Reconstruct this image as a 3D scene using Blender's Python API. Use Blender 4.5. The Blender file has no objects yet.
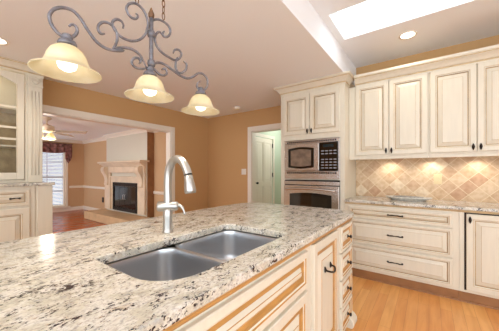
import bpy, bmesh, math, random
from mathutils import Vector, Matrix
random.seed(7)
PI = math.pi
scene = bpy.context.scene
COL = scene.collection

# ------------------------------------------------------------ camera
cam_d = bpy.data.cameras.new('camera')
cam = bpy.data.objects.new('camera', cam_d)
COL.objects.link(cam)
cam.location = (0, 0, 1.25)
cam.rotation_euler = (PI / 2, 0, math.radians(36.0))
cam_d.sensor_width = 36.0
cam_d.lens = 36.0 * 247.0 / 499.0
cam_d.shift_y = 6.1 / 499.0
cam_d.clip_start = 0.02
scene.camera = cam

# ------------------------------------------------------------ world, exposure
world = bpy.data.worlds.new('sky')
scene.world = world
world.use_nodes = True
bg = world.node_tree.nodes['Background']
bg.inputs['Color'].default_value = (0.86, 0.94, 1.0, 1)
bg.inputs['Strength'].default_value = 3.6
scene.view_settings.view_transform = 'Standard'
scene.view_settings.look = 'None'
scene.view_settings.exposure = 0.04
scene.view_settings.gamma = 1.0
scene.view_settings.use_curve_mapping = False


def lamp(name, kind, loc, power, color=(1, 1, 1), size=0.05, rot=(0, 0, 0), spot=None, blend=0.5, size_y=None, parent=None):
    d = bpy.data.lights.new(name, kind)
    d.energy = power
    d.color = color
    if kind == 'AREA':
        d.size = size
        if size_y:
            d.shape = 'RECTANGLE'
            d.size_y = size_y
    else:
        d.shadow_soft_size = size
    if kind == 'SPOT':
        d.spot_size = spot
        d.spot_blend = blend
    o = bpy.data.objects.new(name, d)
    COL.objects.link(o)
    o.location = loc
    o.rotation_euler = rot
    return o


# ------------------------------------------------------------ materials
def srgb(r, g, b):
    f = lambda c: ((c / 255.0 + 0.055) / 1.055) ** 2.4 if c > 10 else c / 255.0 / 12.92
    return (f(r), f(g), f(b), 1)


def mat(name, color, rough=0.5, metal=0.0, noise=0.0, nscale=6.0, spec=0.5, emit=None, estr=0.0, bump=0.0, bscale=60, stretch=None, trans=0.0, alpha=1.0):
    m = bpy.data.materials.new(name)
    m.use_nodes = True
    nt = m.node_tree
    b = nt.nodes['Principled BSDF']
    b.inputs['Base Color'].default_value = color
    b.inputs['Roughness'].default_value = rough
    b.inputs['Metallic'].default_value = metal
    b.inputs['Specular IOR Level'].default_value = spec
    b.inputs['Transmission Weight'].default_value = trans
    b.inputs['Alpha'].default_value = alpha
    if emit:
        b.inputs['Emission Color'].default_value = emit
        b.inputs['Emission Strength'].default_value = estr
    if noise > 0 or bump > 0:
        tc = nt.nodes.new('ShaderNodeTexCoord')
        mp = nt.nodes.new('ShaderNodeMapping')
        if stretch:
            mp.inputs['Scale'].default_value = stretch
        nt.links.new(tc.outputs['Object'], mp.inputs['Vector'])
    if noise > 0:
        n = nt.nodes.new('ShaderNodeTexNoise')
        n.inputs['Scale'].default_value = nscale
        n.inputs['Detail'].default_value = 4
        nt.links.new(mp.outputs[0], n.inputs['Vector'])
        r = nt.nodes.new('ShaderNodeValToRGB')
        c = color
        r.color_ramp.elements[0].position = 0.3
        r.color_ramp.elements[1].position = 0.7
        r.color_ramp.elements[0].color = tuple(min(1, x * (1 - noise)) for x in c[:3]) + (1,)
        r.color_ramp.elements[1].color = tuple(min(1, x * (1 + noise)) for x in c[:3]) + (1,)
        nt.links.new(n.outputs['Fac'], r.inputs['Fac'])
        nt.links.new(r.outputs[0], b.inputs['Base Color'])
    if bump > 0:
        n2 = nt.nodes.new('ShaderNodeTexNoise')
        n2.inputs['Scale'].default_value = bscale
        nt.links.new(mp.outputs[0], n2.inputs['Vector'])
        bp = nt.nodes.new('ShaderNodeBump')
        bp.inputs['Strength'].default_value = bump
        bp.inputs['Distance'].default_value = 0.01
        nt.links.new(n2.outputs['Fac'], bp.inputs['Height'])
        nt.links.new(bp.outputs[0], b.inputs['Normal'])
    return m


M = {}
M['cream'] = mat('cream_paint', srgb(219, 210, 192), 0.34, noise=0.03, nscale=5, stretch=(6, 6, 0.7))
M['glaze'] = mat('brown_glaze', srgb(192, 168, 130), 0.42, noise=0.2, nscale=14)
M['glaze_dark'] = mat('dark_glaze', srgb(146, 120, 88), 0.5, noise=0.15, nscale=14)
M['glaze_deep'] = mat('deep_glaze', srgb(104, 72, 42), 0.5, noise=0.15, nscale=14)
M['amber'] = mat('amber_glazed_wood', srgb(186, 138, 78), 0.4, noise=0.18, nscale=8, stretch=(3, 0.6, 3))
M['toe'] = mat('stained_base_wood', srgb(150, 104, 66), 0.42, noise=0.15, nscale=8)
M['tan'] = mat('tan_wall_paint', srgb(200, 158, 108), 0.8, bump=0.06, bscale=120)
M['tan_lr'] = mat('living_room_tan_paint', srgb(205, 168, 128), 0.8, bump=0.05, bscale=120)
M['ceil'] = mat('ceiling_paint', srgb(242, 243, 246), 0.85, bump=0.05, bscale=150)
M['white'] = mat('white_trim_paint', srgb(236, 226, 212), 0.45)
M['green'] = mat('pale_green_paint', srgb(204, 214, 194), 0.8)
M['breast'] = mat('pale_grey_paint', srgb(214, 208, 192), 0.8)
M['iron'] = mat('weathered_iron', srgb(122, 120, 126), 0.5, metal=0.35, noise=0.3, nscale=40, bump=0.3, bscale=120)
M['rust'] = mat('rusty_iron', srgb(120, 90, 66), 0.6, metal=0.3, noise=0.4, nscale=60)
M['black'] = mat('dark_bronze', srgb(42, 34, 30), 0.38, metal=0.6)
M['gloss_black'] = mat('glossy_black_glass', srgb(14, 13, 13), 0.08, spec=0.7)
M['gap'] = mat('dark_gap', srgb(38, 28, 22), 0.8)
M['steel'] = mat('brushed_stainless', srgb(204, 198, 194), 0.25, metal=1.0, bump=0.08, bscale=40, stretch=(1, 1, 30))
M['sink'] = mat('sink_stainless', srgb(200, 202, 206), 0.3, metal=1.0, bump=0.05, bscale=60, stretch=(30, 30, 1))
M['nickel'] = mat('satin_nickel', srgb(186, 184, 180), 0.33, metal=0.9)
M['plate'] = mat('cream_plastic', srgb(218, 198, 154), 0.4)
M['stone'] = mat('cream_fireplace_stone', srgb(226, 206, 180), 0.5, noise=0.08, nscale=5)
M['fabric'] = mat('floral_valance_fabric', srgb(134, 92, 86), 0.9, noise=0.7, nscale=14)
M['blind'] = mat('white_blind', srgb(206, 212, 224), 0.5)
M['fanwood'] = mat('bleached_fan_blade', srgb(226, 212, 192), 0.5)
M['bulb'] = mat('lit_bulb', (1, 1, 1, 1), 0.5, emit=(1, 0.93, 0.8, 1), estr=3)
M['canlit'] = mat('lit_lens', (1, 1, 1, 1), 0.5, emit=(1, 0.93, 0.82, 1), estr=5)
M['button'] = mat('button_print', srgb(150, 150, 156), 0.5)
M['ceramic'] = mat('pale_ceramic', srgb(214, 208, 198), 0.25, noise=0.2, nscale=60)


def glass(name, col, rough=0.02):
    m = bpy.data.materials.new(name)
    m.use_nodes = True
    nt = m.node_tree
    nt.nodes.remove(nt.nodes['Principled BSDF'])
    out = nt.nodes['Material Output']
    t = nt.nodes.new('ShaderNodeBsdfTransparent')
    t.inputs[0].default_value = col
    g = nt.nodes.new('ShaderNodeBsdfGlossy')
    g.inputs['Roughness'].default_value = rough
    lw = nt.nodes.new('ShaderNodeLayerWeight')
    lw.inputs[0].default_value = 0.5
    pw = nt.nodes.new('ShaderNodeMath')
    pw.operation = 'POWER'
    pw.inputs[1].default_value = 5
    nt.links.new(lw.outputs['Facing'], pw.inputs[0])
    fr = nt.nodes.new('ShaderNodeMath')
    fr.operation = 'MULTIPLY_ADD'
    fr.inputs[1].default_value = 0.7
    fr.inputs[2].default_value = 0.04
    nt.links.new(pw.outputs[0], fr.inputs[0])
    mx = nt.nodes.new('ShaderNodeMixShader')
    nt.links.new(fr.outputs[0], mx.inputs[0])
    nt.links.new(t.outputs[0], mx.inputs[1])
    nt.links.new(g.outputs[0], mx.inputs[2])
    nt.links.new(mx.outputs[0], out.inputs['Surface'])
    return m


M['glass'] = glass('clear_glass', (0.95, 0.96, 0.96, 1))
M['oven_glass'] = mat('smoked_oven_glass', srgb(34, 28, 22), 0.06, noise=0.5, nscale=3, spec=0.8)


def shade_mat():
    m = bpy.data.materials.new('alabaster_glass')
    m.use_nodes = True
    nt = m.node_tree
    b = nt.nodes['Principled BSDF']
    b.inputs['Roughness'].default_value = 0.35
    tc = nt.nodes.new('ShaderNodeTexCoord')
    n = nt.nodes.new('ShaderNodeTexNoise')
    n.inputs['Scale'].default_value = 14
    n.inputs['Detail'].default_value = 5
    nt.links.new(tc.outputs['Object'], n.inputs['Vector'])
    r = nt.nodes.new('ShaderNodeValToRGB')
    r.color_ramp.elements[0].position = 0.35
    r.color_ramp.elements[0].color = srgb(238, 228, 196)
    r.color_ramp.elements[1].position = 0.7
    r.color_ramp.elements[1].color = srgb(250, 244, 224)
    nt.links.new(n.outputs['Fac'], r.inputs['Fac'])
    nt.links.new(r.outputs[0], b.inputs['Base Color'])
    tr = nt.nodes.new('ShaderNodeBsdfTranslucent')
    nt.links.new(r.outputs[0], tr.inputs['Color'])
    mx = nt.nodes.new('ShaderNodeMixShader')
    mx.inputs[0].default_value = 0.5
    nt.links.new(b.outputs[0], mx.inputs[1])
    nt.links.new(tr.outputs[0], mx.inputs[2])
    nt.links.new(mx.outputs[0], nt.nodes['Material Output'].inputs['Surface'])
    return m


M['shade'] = shade_mat()


def granite():
    m = bpy.data.materials.new('speckled_granite')
    m.use_nodes = True
    nt = m.node_tree
    L = nt.links
    b = nt.nodes['Principled BSDF']
    b.inputs['Roughness'].default_value = 0.17
    tc = nt.nodes.new('ShaderNodeTexCoord')

    def noise(scale, st, detail=4, rough=0.6, dist=0.0, off=(0, 0, 0)):
        mp = nt.nodes.new('ShaderNodeMapping')
        mp.inputs['Scale'].default_value = st
        mp.inputs['Location'].default_value = off
        mp.inputs['Rotation'].default_value = (0, 0, 0.12)
        L.new(tc.outputs['Object'], mp.inputs['Vector'])
        n = nt.nodes.new('ShaderNodeTexNoise')
        n.inputs['Scale'].default_value = scale
        n.inputs['Detail'].default_value = detail
        n.inputs['Roughness'].default_value = rough
        n.inputs['Distortion'].default_value = dist
        L.new(mp.outputs[0], n.inputs['Vector'])
        return n.outputs['Fac']

    def ramp(src, stops):
        r = nt.nodes.new('ShaderNodeValToRGB')
        e = r.color_ramp.elements
        e[0].position, e[0].color = stops[0]
        e[1].position, e[1].color = stops[-1]
        for p, c in stops[1:-1]:
            x = e.new(p)
            x.color = c
        L.new(src, r.inputs['Fac'])
        return r.outputs[0]

    def mix(fac, a, bb):
        x = nt.nodes.new('ShaderNodeMix')
        x.data_type = 'RGBA'
        L.new(fac, x.inputs[0])
        L.new(a, x.inputs[6])
        if isinstance(bb, tuple):
            x.inputs[7].default_value = bb
        else:
            L.new(bb, x.inputs[7])
        return x.outputs[2]

    W = (1, 1, 1, 1)
    K = (0, 0, 0, 1)
    base = ramp(noise(13, (1.4, 0.8, 1), 7, 0.7), [(0.32, srgb(160, 160, 162)), (0.44, srgb(200, 193, 174)), (0.56, srgb(220, 216, 208)), (0.70, srgb(196, 178, 150))])
    fine = ramp(noise(95, (1.3, 0.8, 1), 4, 0.7), [(0.36, W), (0.5, K)])
    c = mix(fine, base, srgb(176, 166, 156))
    gv = ramp(noise(58, (1.5, 0.75, 1), 6, 0.75, 0.4, (3, 1, 0)), [(0.54, K), (0.64, (0.7, 0.7, 0.7, 1))])
    c = mix(gv, c, srgb(136, 134, 134))
    pat = noise(14.0, (1.6, 0.7, 1), 4, 0.5, 0, (5, 5, 5))
    sp = noise(88, (1.4, 0.75, 1), 6, 0.7, 0.3, (7, 2, 0))
    ad = nt.nodes.new('ShaderNodeMath')
    ad.operation = 'MULTIPLY_ADD'
    L.new(pat, ad.inputs[0])
    ad.inputs[1].default_value = 0.55
    L.new(sp, ad.inputs[2])
    dk = ramp(ad.outputs[0], [(0.85, K), (0.88, W)])
    c = mix(dk, c, srgb(50, 42, 46))
    rs = ramp(noise(50, (1.4, 0.7, 1), 3, 0.6, 0.2, (11, 4, 0)), [(0.66, K), (0.72, W)])
    c = mix(rs, c, srgb(140, 112, 92))
    L.new(c, b.inputs['Base Color'])
    return m


M['granite'] = granite()


def oak(name, cols, rough=0.28, plank=0.083):
    m = bpy.data.materials.new(name)
    m.use_nodes = True
    nt = m.node_tree
    L = nt.links
    b = nt.nodes['Principled BSDF']
    b.inputs['Roughness'].default_value = rough
    tc = nt.nodes.new('ShaderNodeTexCoord')
    mp = nt.nodes.new('ShaderNodeMapping')
    mp.inputs['Rotation'].default_value = (0, 0, PI / 2)
    L.new(tc.outputs['Object'], mp.inputs['Vector'])
    br = nt.nodes.new('ShaderNodeTexBrick')
    br.offset = 0.37
    br.inputs['Scale'].default_value = 1
    br.inputs['Brick Width'].default_value = 0.95
    br.inputs['Row Height'].default_value = plank
    br.inputs['Mortar Size'].default_value = 0.0012
    br.inputs['Mortar Smooth'].default_value = 0.3
    br.inputs['Bias'].default_value = 0
    br.inputs['Color1'].default_value = cols[0]
    br.inputs['Color2'].default_value = cols[1]
    br.inputs['Mortar'].default_value = cols[2]
    L.new(mp.outputs[0], br.inputs['Vector'])
    mp2 = nt.nodes.new('ShaderNodeMapping')
    mp2.inputs['Scale'].default_value = (9, 0.9, 1)
    L.new(tc.outputs['Object'], mp2.inputs['Vector'])
    n = nt.nodes.new('ShaderNodeTexNoise')
    n.inputs['Scale'].default_value = 2.4
    n.inputs['Detail'].default_value = 6
    n.inputs['Distortion'].default_value = 0.6
    L.new(mp2.outputs[0], n.inputs['Vector'])
    r = nt.nodes.new('ShaderNodeValToRGB')
    r.color_ramp.elements[0].position = 0.3
    r.color_ramp.elements[0].color = (0.82, 0.70, 0.58, 1)
    r.color_ramp.elements[1].position = 0.65
    r.color_ramp.elements[1].color = (1, 1, 1, 1)
    L.new(n.outputs['Fac'], r.inputs['Fac'])
    x = nt.nodes.new('ShaderNodeMix')
    x.data_type = 'RGBA'
    x.blend_type = 'MULTIPLY'
    x.inputs[0].default_value = 0.8
    L.new(br.outputs['Color'], x.inputs[6])
    L.new(r.outputs[0], x.inputs[7])
    L.new(x.outputs[2], b.inputs['Base Color'])
    return m


M['oak'] = oak('honey_oak_floor', [srgb(242, 184, 112), srgb(230, 160, 90), srgb(198, 130, 72)])
M['oak_lr'] = oak('red_oak_floor', [srgb(186, 98, 56), srgb(166, 80, 44), srgb(90, 46, 28)], 0.22)


def tiles():
    m = bpy.data.materials.new('diagonal_travertine_tile')
    m.use_nodes = True
    nt = m.node_tree
    L = nt.links
    b = nt.nodes['Principled BSDF']
    b.inputs['Roughness'].default_value = 0.5
    tc = nt.nodes.new('ShaderNodeTexCoord')
    mp = nt.nodes.new('ShaderNodeMapping')
    mp.inputs['Rotation'].default_value = (0, math.radians(45), 0)
    s = 1 / 0.122
    mp.inputs['Scale'].default_value = (s, s, s)
    mp.inputs['Location'].default_value = (0.2, 0, 0.35)
    L.new(tc.outputs['Object'], mp.inputs['Vector'])
    sep = nt.nodes.new('ShaderNodeSeparateXYZ')
    L.new(mp.outputs[0], sep.inputs[0])

    def math_(op, a, bb=None):
        x = nt.nodes.new('ShaderNodeMath')
        x.operation = op
        for i, v in enumerate((a, bb)):
            if v is None:
                continue
            if isinstance(v, (int, float)):
                x.inputs[i].default_value = v
            else:
                L.new(v, x.inputs[i])
        return x.outputs[0]
    fx, fz = math_('FLOOR', sep.outputs['X']), math_('FLOOR', sep.outputs['Z'])
    comb = nt.nodes.new('ShaderNodeCombineXYZ')
    L.new(fx, comb.inputs[0])
    L.new(fz, comb.inputs[1])
    wn = nt.nodes.new('ShaderNodeTexWhiteNoise')
    wn.noise_dimensions = '2D'
    L.new(comb.outputs[0], wn.inputs['Vector'])
    r = nt.nodes.new('ShaderNodeValToRGB')
    r.color_ramp.interpolation = 'CONSTANT'
    e = r.color_ramp.elements
    cs = [(0, (204, 172, 140)), (0.18, (216, 190, 158)), (0.42, (210, 182, 150)), (0.6, (198, 160, 128)), (0.72, (226, 206, 178)), (0.84, (208, 178, 144))]
    e[0].position, e[0].color = 0, srgb(*cs[0][1])
    e[1].position, e[1].color = cs[1][0], srgb(*cs[1][1])
    for p, c in cs[2:]:
        x = e.new(p)
        x.color = srgb(*c)
    L.new(wn.outputs['Value'], r.inputs['Fac'])
    n = nt.nodes.new('ShaderNodeTexNoise')
    n.inputs['Scale'].default_value = 22
    n.inputs['Detail'].default_value = 6
    L.new(tc.outputs['Object'], n.inputs['Vector'])
    r2 = nt.nodes.new('ShaderNodeValToRGB')
    r2.color_ramp.elements[0].position = 0.35
    r2.color_ramp.elements[0].color = (0.78, 0.68, 0.58, 1)
    r2.color_ramp.elements[1].position = 0.6
    r2.color_ramp.elements[1].color = (1, 1, 1, 1)
    L.new(n.outputs['Fac'], r2.inputs['Fac'])
    x = nt.nodes.new('ShaderNodeMix')
    x.data_type = 'RGBA'
    x.blend_type = 'MULTIPLY'
    x.inputs[0].default_value = 0.7
    L.new(r.outputs[0], x.inputs[6])
    L.new(r2.outputs[0], x.inputs[7])
    # grout
    def edge(src):
        fr = math_('FRACT', src)
        a = math_('ABSOLUTE', math_('SUBTRACT', fr, 0.5))
        return math_('GREATER_THAN', a, 0.475)
    g = math_('MAXIMUM', edge(sep.outputs['X']), edge(sep.outputs['Z']))
    y = nt.nodes.new('ShaderNodeMix')
    y.data_type = 'RGBA'
    L.new(g, y.inputs[0])
    L.new(x.outputs[2], y.inputs[6])
    y.inputs[7].default_value = srgb(222, 200, 166)
    L.new(y.outputs[2], b.inputs['Base Color'])
    return m


M['tiles'] = tiles()


# ------------------------------------------------------------ mesh helpers
# frames: 'S' faces -Y (u along +X, v up, d out of the wall), 'E' faces +X (u along +Y)
def frame(kind, x, y, z):
    if kind == 'S':
        return lambda u, v, d: (x + u, y - d, z + v)
    if kind == 'E':
        return lambda u, v, d: (x + d, y + u, z + v)
    return lambda u, v, d: (x + u, y + v, z + d)          # 'U': lies flat, faces up


class MB:
    def __init__(s):
        s.v, s.f, s.m, s.sm = [], [], [], []

    def add(s, vs, fs, m=0, smooth=False):
        b = len(s.v)
        s.v += [tuple(p) for p in vs]
        for f in fs:
            s.f.append([b + i for i in f])
            s.m.append(m)
            s.sm.append(smooth)
        return s

    def box(s, x0, x1, y0, y1, z0, z1, m=0):
        return s.add([(x0, y0, z0), (x1, y0, z0), (x1, y1, z0), (x0, y1, z0), (x0, y0, z1), (x1, y0, z1), (x1, y1, z1), (x0, y1, z1)],
                     [(0, 3, 2, 1), (4, 5, 6, 7), (0, 1, 5, 4), (1, 2, 6, 5), (2, 3, 7, 6), (3, 0, 4, 7)], m)

    def fbox(s, F, u0, u1, v0, v1, d0, d1, m=0):
        a, b = F(u0, v0, d0), F(u1, v1, d1)
        return s.box(min(a[0], b[0]), max(a[0], b[0]), min(a[1], b[1]), max(a[1], b[1]), min(a[2], b[2]), max(a[2], b[2]), m)

    def loft(s, rings, m=0, smooth=True, cap0=True, cap1=True, mats=None):
        n = len(rings[0])
        b = len(s.v)
        for r in rings:
            s.v += [tuple(p) for p in r]
        for k in range(len(rings) - 1):
            for i in range(n):
                j = (i + 1) % n
                s.f.append([b + k * n + i, b + k * n + j, b + (k + 1) * n + j, b + (k + 1) * n + i])
                s.m.append(mats[k] if mats else m)
                s.sm.append(smooth)
        if cap0:
            s.f.append([b + i for i in range(n)][::-1])
            s.m.append(mats[0] if mats else m)
            s.sm.append(False)
        if cap1:
            s.f.append([b + (len(rings) - 1) * n + i for i in range(n)])
            s.m.append(mats[-1] if mats else m)
            s.sm.append(False)
        return s

    def lathe(s, c, prof, seg=24, axis='Z', m=0, cap0=True, cap1=True, F=None):
        rings = []
        for r, h in prof:
            ring = []
            for i in range(seg):
                a = 2 * PI * i / seg
                p, q = r * math.cos(a), r * math.sin(a)
                if axis == 'Z':
                    ring.append((c[0] + p, c[1] + q, c[2] + h))
                elif axis == 'X':
                    ring.append((c[0] + h, c[1] + p, c[2] + q))
                else:
                    ring.append((c[0] + p, c[1] + h, c[2] + q))
            rings.append(ring)
        return s.loft(rings, m, True, cap0, cap1)

    def tube(s, pts, rad, seg=8, m=0, closed=False):
        P = [Vector(p) for p in pts]
        n = len(P)
        R = rad if isinstance(rad, (list, tuple)) else [rad] * n
        T = []
        for i in range(n):
            if closed:
                t = P[(i + 1) % n] - P[i - 1]
            else:
                t = P[min(i + 1, n - 1)] - P[max(i - 1, 0)]
            T.append(t.normalized())
        up = Vector((0, 0, 1)) if abs(T[0].z) < 0.9 else Vector((1, 0, 0))
        nrm = (up - T[0] * up.dot(T[0])).normalized()
        rings = []
        for i in range(n):
            nrm = nrm - T[i] * nrm.dot(T[i])
            nrm.normalize()
            bn = T[i].cross(nrm)
            rings.append([tuple(P[i] + (nrm * math.cos(2 * PI * k / seg) + bn * math.sin(2 * PI * k / seg)) * R[i]) for k in range(seg)])
        if closed:
            rings.append(rings[0])
            return s.loft(rings, m, True, False, False)
        return s.loft(rings, m, True, True, True)

    def build(s, name, mats, parent=None, bevel=0, weld=True, segs=2):
        me = bpy.data.meshes.new(name)
        me.from_pydata(s.v, [], s.f)
        if not isinstance(mats, (list, tuple)):
            mats = [mats]
        for x in mats:
            me.materials.append(M[x] if isinstance(x, str) else x)
        for p, mi, sm in zip(me.polygons, s.m, s.sm):
            p.material_index = mi
            p.use_smooth = sm
        bm = bmesh.new()
        bm.from_mesh(me)
        bmesh.ops.recalc_face_normals(bm, faces=bm.faces)
        bm.to_mesh(me)
        bm.free()
        o = bpy.data.objects.new(name, me)
        COL.objects.link(o)
        if parent:
            o.parent = parent
            o.matrix_parent_inverse = Matrix.Translation(-parent.location) if parent.type == 'EMPTY' else Matrix()
        if bevel:
            b = o.modifiers.new('bevel', 'BEVEL')
            b.width = bevel
            b.segments = segs
            b.limit_method = 'ANGLE'
            b.angle_limit = math.radians(40)
        return o


def tag(o, label, cat, group=None, kind=None):
    o['label'] = label
    o['category'] = cat
    if group:
        o['group'] = group
    if kind:
        o['kind'] = kind
    return o


def thing(name, loc, label, cat, group=None):
    o = bpy.data.objects.new(name, None)
    COL.objects.link(o)
    o.location = loc
    o.empty_display_size = 0.1
    return tag(o, label, cat, group)


def struct(o, label=None):
    o['kind'] = 'structure'
    if label:
        o['label'] = label
    return o


def smooth_path(pts, n=6):
    """Catmull-Rom through points"""
    P = [Vector(p) for p in pts]
    out = []
    for i in range(len(P) - 1):
        p0, p1, p2, p3 = P[max(i - 1, 0)], P[i], P[i + 1], P[min(i + 2, len(P) - 1)]
        for k in range(n):
            t = k / n
            out.append(0.5 * ((2 * p1) + (-p0 + p2) * t + (2 * p0 - 5 * p1 + 4 * p2 - p3) * t * t + (-p0 + 3 * p1 - 3 * p2 + p3) * t ** 3))
    out.append(P[-1])
    return out


def rrect(x0, x1, y0, y1, r, z, n=6):
    pts = []
    rr = r if isinstance(r, (list, tuple)) else [r] * 4
    for sx, sy, a0, r in ((1, 1, 0, rr[0]), (-1, 1, 90, rr[1]), (-1, -1, 180, rr[2]), (1, -1, 270, rr[3])):
        cx = x1 - r if sx > 0 else x0 + r
        cy = y1 - r if sy > 0 else y0 + r
        for k in range(n + 1):
            a = math.radians(a0 + 90 * k / n)
            pts.append((cx + r * math.cos(a), cy + r * math.sin(a), z))
    return pts


def rectring(F, u0, u1, v0, v1, d, i):
    return [F(u0 + i, v0 + i, d), F(u1 - i, v0 + i, d), F(u1 - i, v1 - i, d), F(u0 + i, v1 - i, d)]


def raised(F, w, h, fw=0.058, th=0.02, gw=0.009, m=None, u=0, v=0, name='door', parent=None, mats=('cream', 'glaze', 'glaze_dark')):
    """a framed raised-panel front"""
    m_ = MB()
    fw = min(fw, w * 0.28, h * 0.3)
    st = [(0, 0, 0), (0, th - 0.004, 0), (0.004, th, 2 if False else 0), (fw - 0.012, th, 0), (fw - 0.008, th - 0.005, 1), (fw, th - 0.007, 0), (fw + 0.004, th - 0.015, 1 if gw > 0.01 else 2),
          (fw + gw, th - 0.015, 1)]
    rp = min(0.034, (min(w, h) / 2 - fw - gw) * 0.55)
    st += [(fw + gw + rp, th - 0.003, 0), (fw + gw + 0.003 + rp, th - 0.001, 1), (min(w, h) / 2 - 0.002 if False else fw + gw + 0.007 + rp, th - 0.001, 0)]
    rings = [rectring(F, u, u + w, v, v + h, d, i) for i, d, _ in st]
    mt = [st[k + 1][2] for k in range(len(st) - 1)]
    m_.loft(rings, smooth=False, mats=mt)
    return m_.build(name, list(mats), parent)


def knob(F, u, v, d, name='knob', parent=None, r=0.011, drop=False):
    c = F(u, v, d)
    m_ = MB()
    out = Vector(F(0, 0, 1)) - Vector(F(0, 0, 0))
    if drop:      # tall leaf shaped drop pull
        m_.tube([Vector(c) + Vector((0, 0, 0.034)) + out * 0.003, Vector(c) + Vector((0, 0, 0.018)) + out * 0.008, Vector(c) + out * 0.012,
                 Vector(c) + Vector((0, 0, -0.02)) + out * 0.008, Vector(c) + Vector((0, 0, -0.034)) + out * 0.003], [0.002, 0.009, 0.0125, 0.008, 0.002], 10)
    else:
        P = [Vector(c) + out * k for k in (0, 0.004, 0.008, 0.016, 0.02, 0.027, 0.031)]
        m_.tube(P, [r, r, 0.005, 0.005, r, r * 1.1, r * 0.5], 14)
    return m_.build(name, 'black', parent)


def bar_pull(F, u, v, d, w=0.11, name='handle', parent=None, vertical=False):
    m_ = MB()
    pts = []
    ctrl = [(-0.5, 0.004), (-0.47, 0.02), (-0.36, 0.03), (-0.2, 0.024), (0, 0.03), (0.2, 0.024), (0.36, 0.03), (0.47, 0.02), (0.5, 0.004)]
    for a, o in ctrl:
        pts.append(F(u, v + a * w, d + o) if vertical else F(u + a * w, v + (0.006 * math.cos(a * PI)) - 0.004, d + o))
    pts = smooth_path(pts, 4)
    n = len(pts)
    R = [0.0042 + 0.0022 * abs(math.cos(3 * PI * i / n)) for i in range(n)]
    m_.tube(pts, R, 8)
    for a in (-0.5, 0.5):
        c = F(u, v + a * w, d) if vertical else F(u + a * w, v - 0.004, d)
        q = F(u, v + a * w, d + 0.006) if vertical else F(u + a * w, v - 0.004, d + 0.006)
        m_.tube([c, q], [0.011, 0.007], 10)
    return m_.build(name, 'black', parent)


def moulding(name, path, prof, mats, parent=None, mt=None):
    """sweep a profile (out, up) along a horizontal polyline; path entries (x, y); out = left-hand... right normal"""
    n = len(path)
    rings = []
    for i in range(n):
        p = Vector(path[i])
        d0 = (Vector(path[i]) - Vector(path[i - 1])).normalized() if i > 0 else None
        d1 = (Vector(path[i + 1]) - Vector(path[i])).normalized() if i < n - 1 else None
        n0 = Vector((d0.y, -d0.x)) if d0 else None
        n1 = Vector((d1.y, -d1.x)) if d1 else None
        if n0 is None:
            nn = n1
        elif n1 is None:
            nn = n0
        else:
            nn = (n0 + n1)
            nn = nn / max(nn.dot(n0), 0.3) if nn.length else n0
        rings.append([(p.x + nn.x * o, p.y + nn.y * o, z) for o, z in prof])
    m_ = MB()
    k = len(prof)
    b = 0
    for r in rings:
        m_.v += r
    for i in range(n - 1):
        for j in range(k):
            jj = (j + 1) % k
            m_.f.append([i * k + j, i * k + jj, (i + 1) * k + jj, (i + 1) * k + j])
            m_.m.append(mt[j] if mt else 0)
            m_.sm.append(False)
    m_.f.append(list(range(k))[::-1])
    m_.m.append(0)
    m_.sm.append(False)
    m_.f.append([(n - 1) * k + j for j in range(k)])
    m_.m.append(0)
    m_.sm.append(False)
    return m_.build(name, mats, parent)


def crown_prof(z1, h=0.11, out=0.08):
    z0 = z1 - h
    return [(0.0005, z0), (0.008, z0), (0.012, z0 + 0.012), (0.012, z0 + 0.028), (0.02, z0 + 0.032), (0.03, z0 + 0.05), (0.048, z0 + 0.068),
            (0.064, z0 + 0.078), (0.066, z0 + 0.088), (out, z0 + 0.094), (out, z1), (0.0005, z1)]


CROWN_M = [0, 0, 1, 0, 0, 0, 0, 1, 0, 0, 0, 0]

# ============================================================ STRUCTURE
CH, TH = 2.44, 2.71
XL = -4.0            # wall with the wide opening
YB = 3.93            # wall with the doorway
YK = 3.70            # wall behind the worktop
XS = -0.83           # where the low ceiling stops
XR = 2.9
Y0 = -2.6
LX, LY, LZ = -9.3, 3.41, 2.26    # living room far wall, fireplace wall, ceiling

struct(MB().box(XL, XR, Y0, YB + 0.12, -0.05, 0).build('floor', 'oak'), 'honey oak strip floor of the kitchen')
struct(MB().box(LX - 0.1, XL, Y0, LY + 0.6, -0.05, -0.001).build('floor', 'oak_lr'), 'reddish oak floor of the living room')
struct(MB().box(XL - 0.12, XS, Y0, YB + 0.12, CH, CH + 0.05).box(XS - 0.03, XS, Y0, YK + 0.1, CH + 0.05, TH + 0.05).build('ceiling', 'ceil'), 'low flat kitchen ceiling with stepped edge')
# raised ceiling with a skylight hole
SX0, SX1, SY0, SY1 = -0.757, 0.75, 2.30, 2.83
m = MB()
m.box(XS, SX0, Y0, YK + 0.1, TH, TH + 0.04)
m.box(SX1, XR, Y0, YK + 0.1, TH, TH + 0.04)
m.box(SX0, SX1, Y0, SY0, TH, TH + 0.04)
m.box(SX0, SX1, SY1, YK + 0.1, TH, TH + 0.04)
struct(m.build('ceiling', 'ceil'), 'raised kitchen ceiling around the skylight')
m = MB()
m.box(SX0 - 0.02, SX0, SY0 - 0.02, SY1 + 0.02, TH + 0.04, TH + 0.16)
m.box(SX1, SX1 + 0.02, SY0 - 0.02, SY1 + 0.02, TH + 0.04, TH + 0.16)
m.box(SX0, SX1, SY0 - 0.02, SY0, TH + 0.04, TH + 0.16)
m.box(SX0, SX1, SY1, SY1 + 0.02, TH + 0.04, TH + 0.16)
sky = struct(m.build('window_1', 'white'), 'long white skylight in the raised ceiling')
MB().box(SX0, SX1, SY0, SY1, TH + 0.150, TH + 0.156).build('pane', 'glass', sky)

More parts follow.
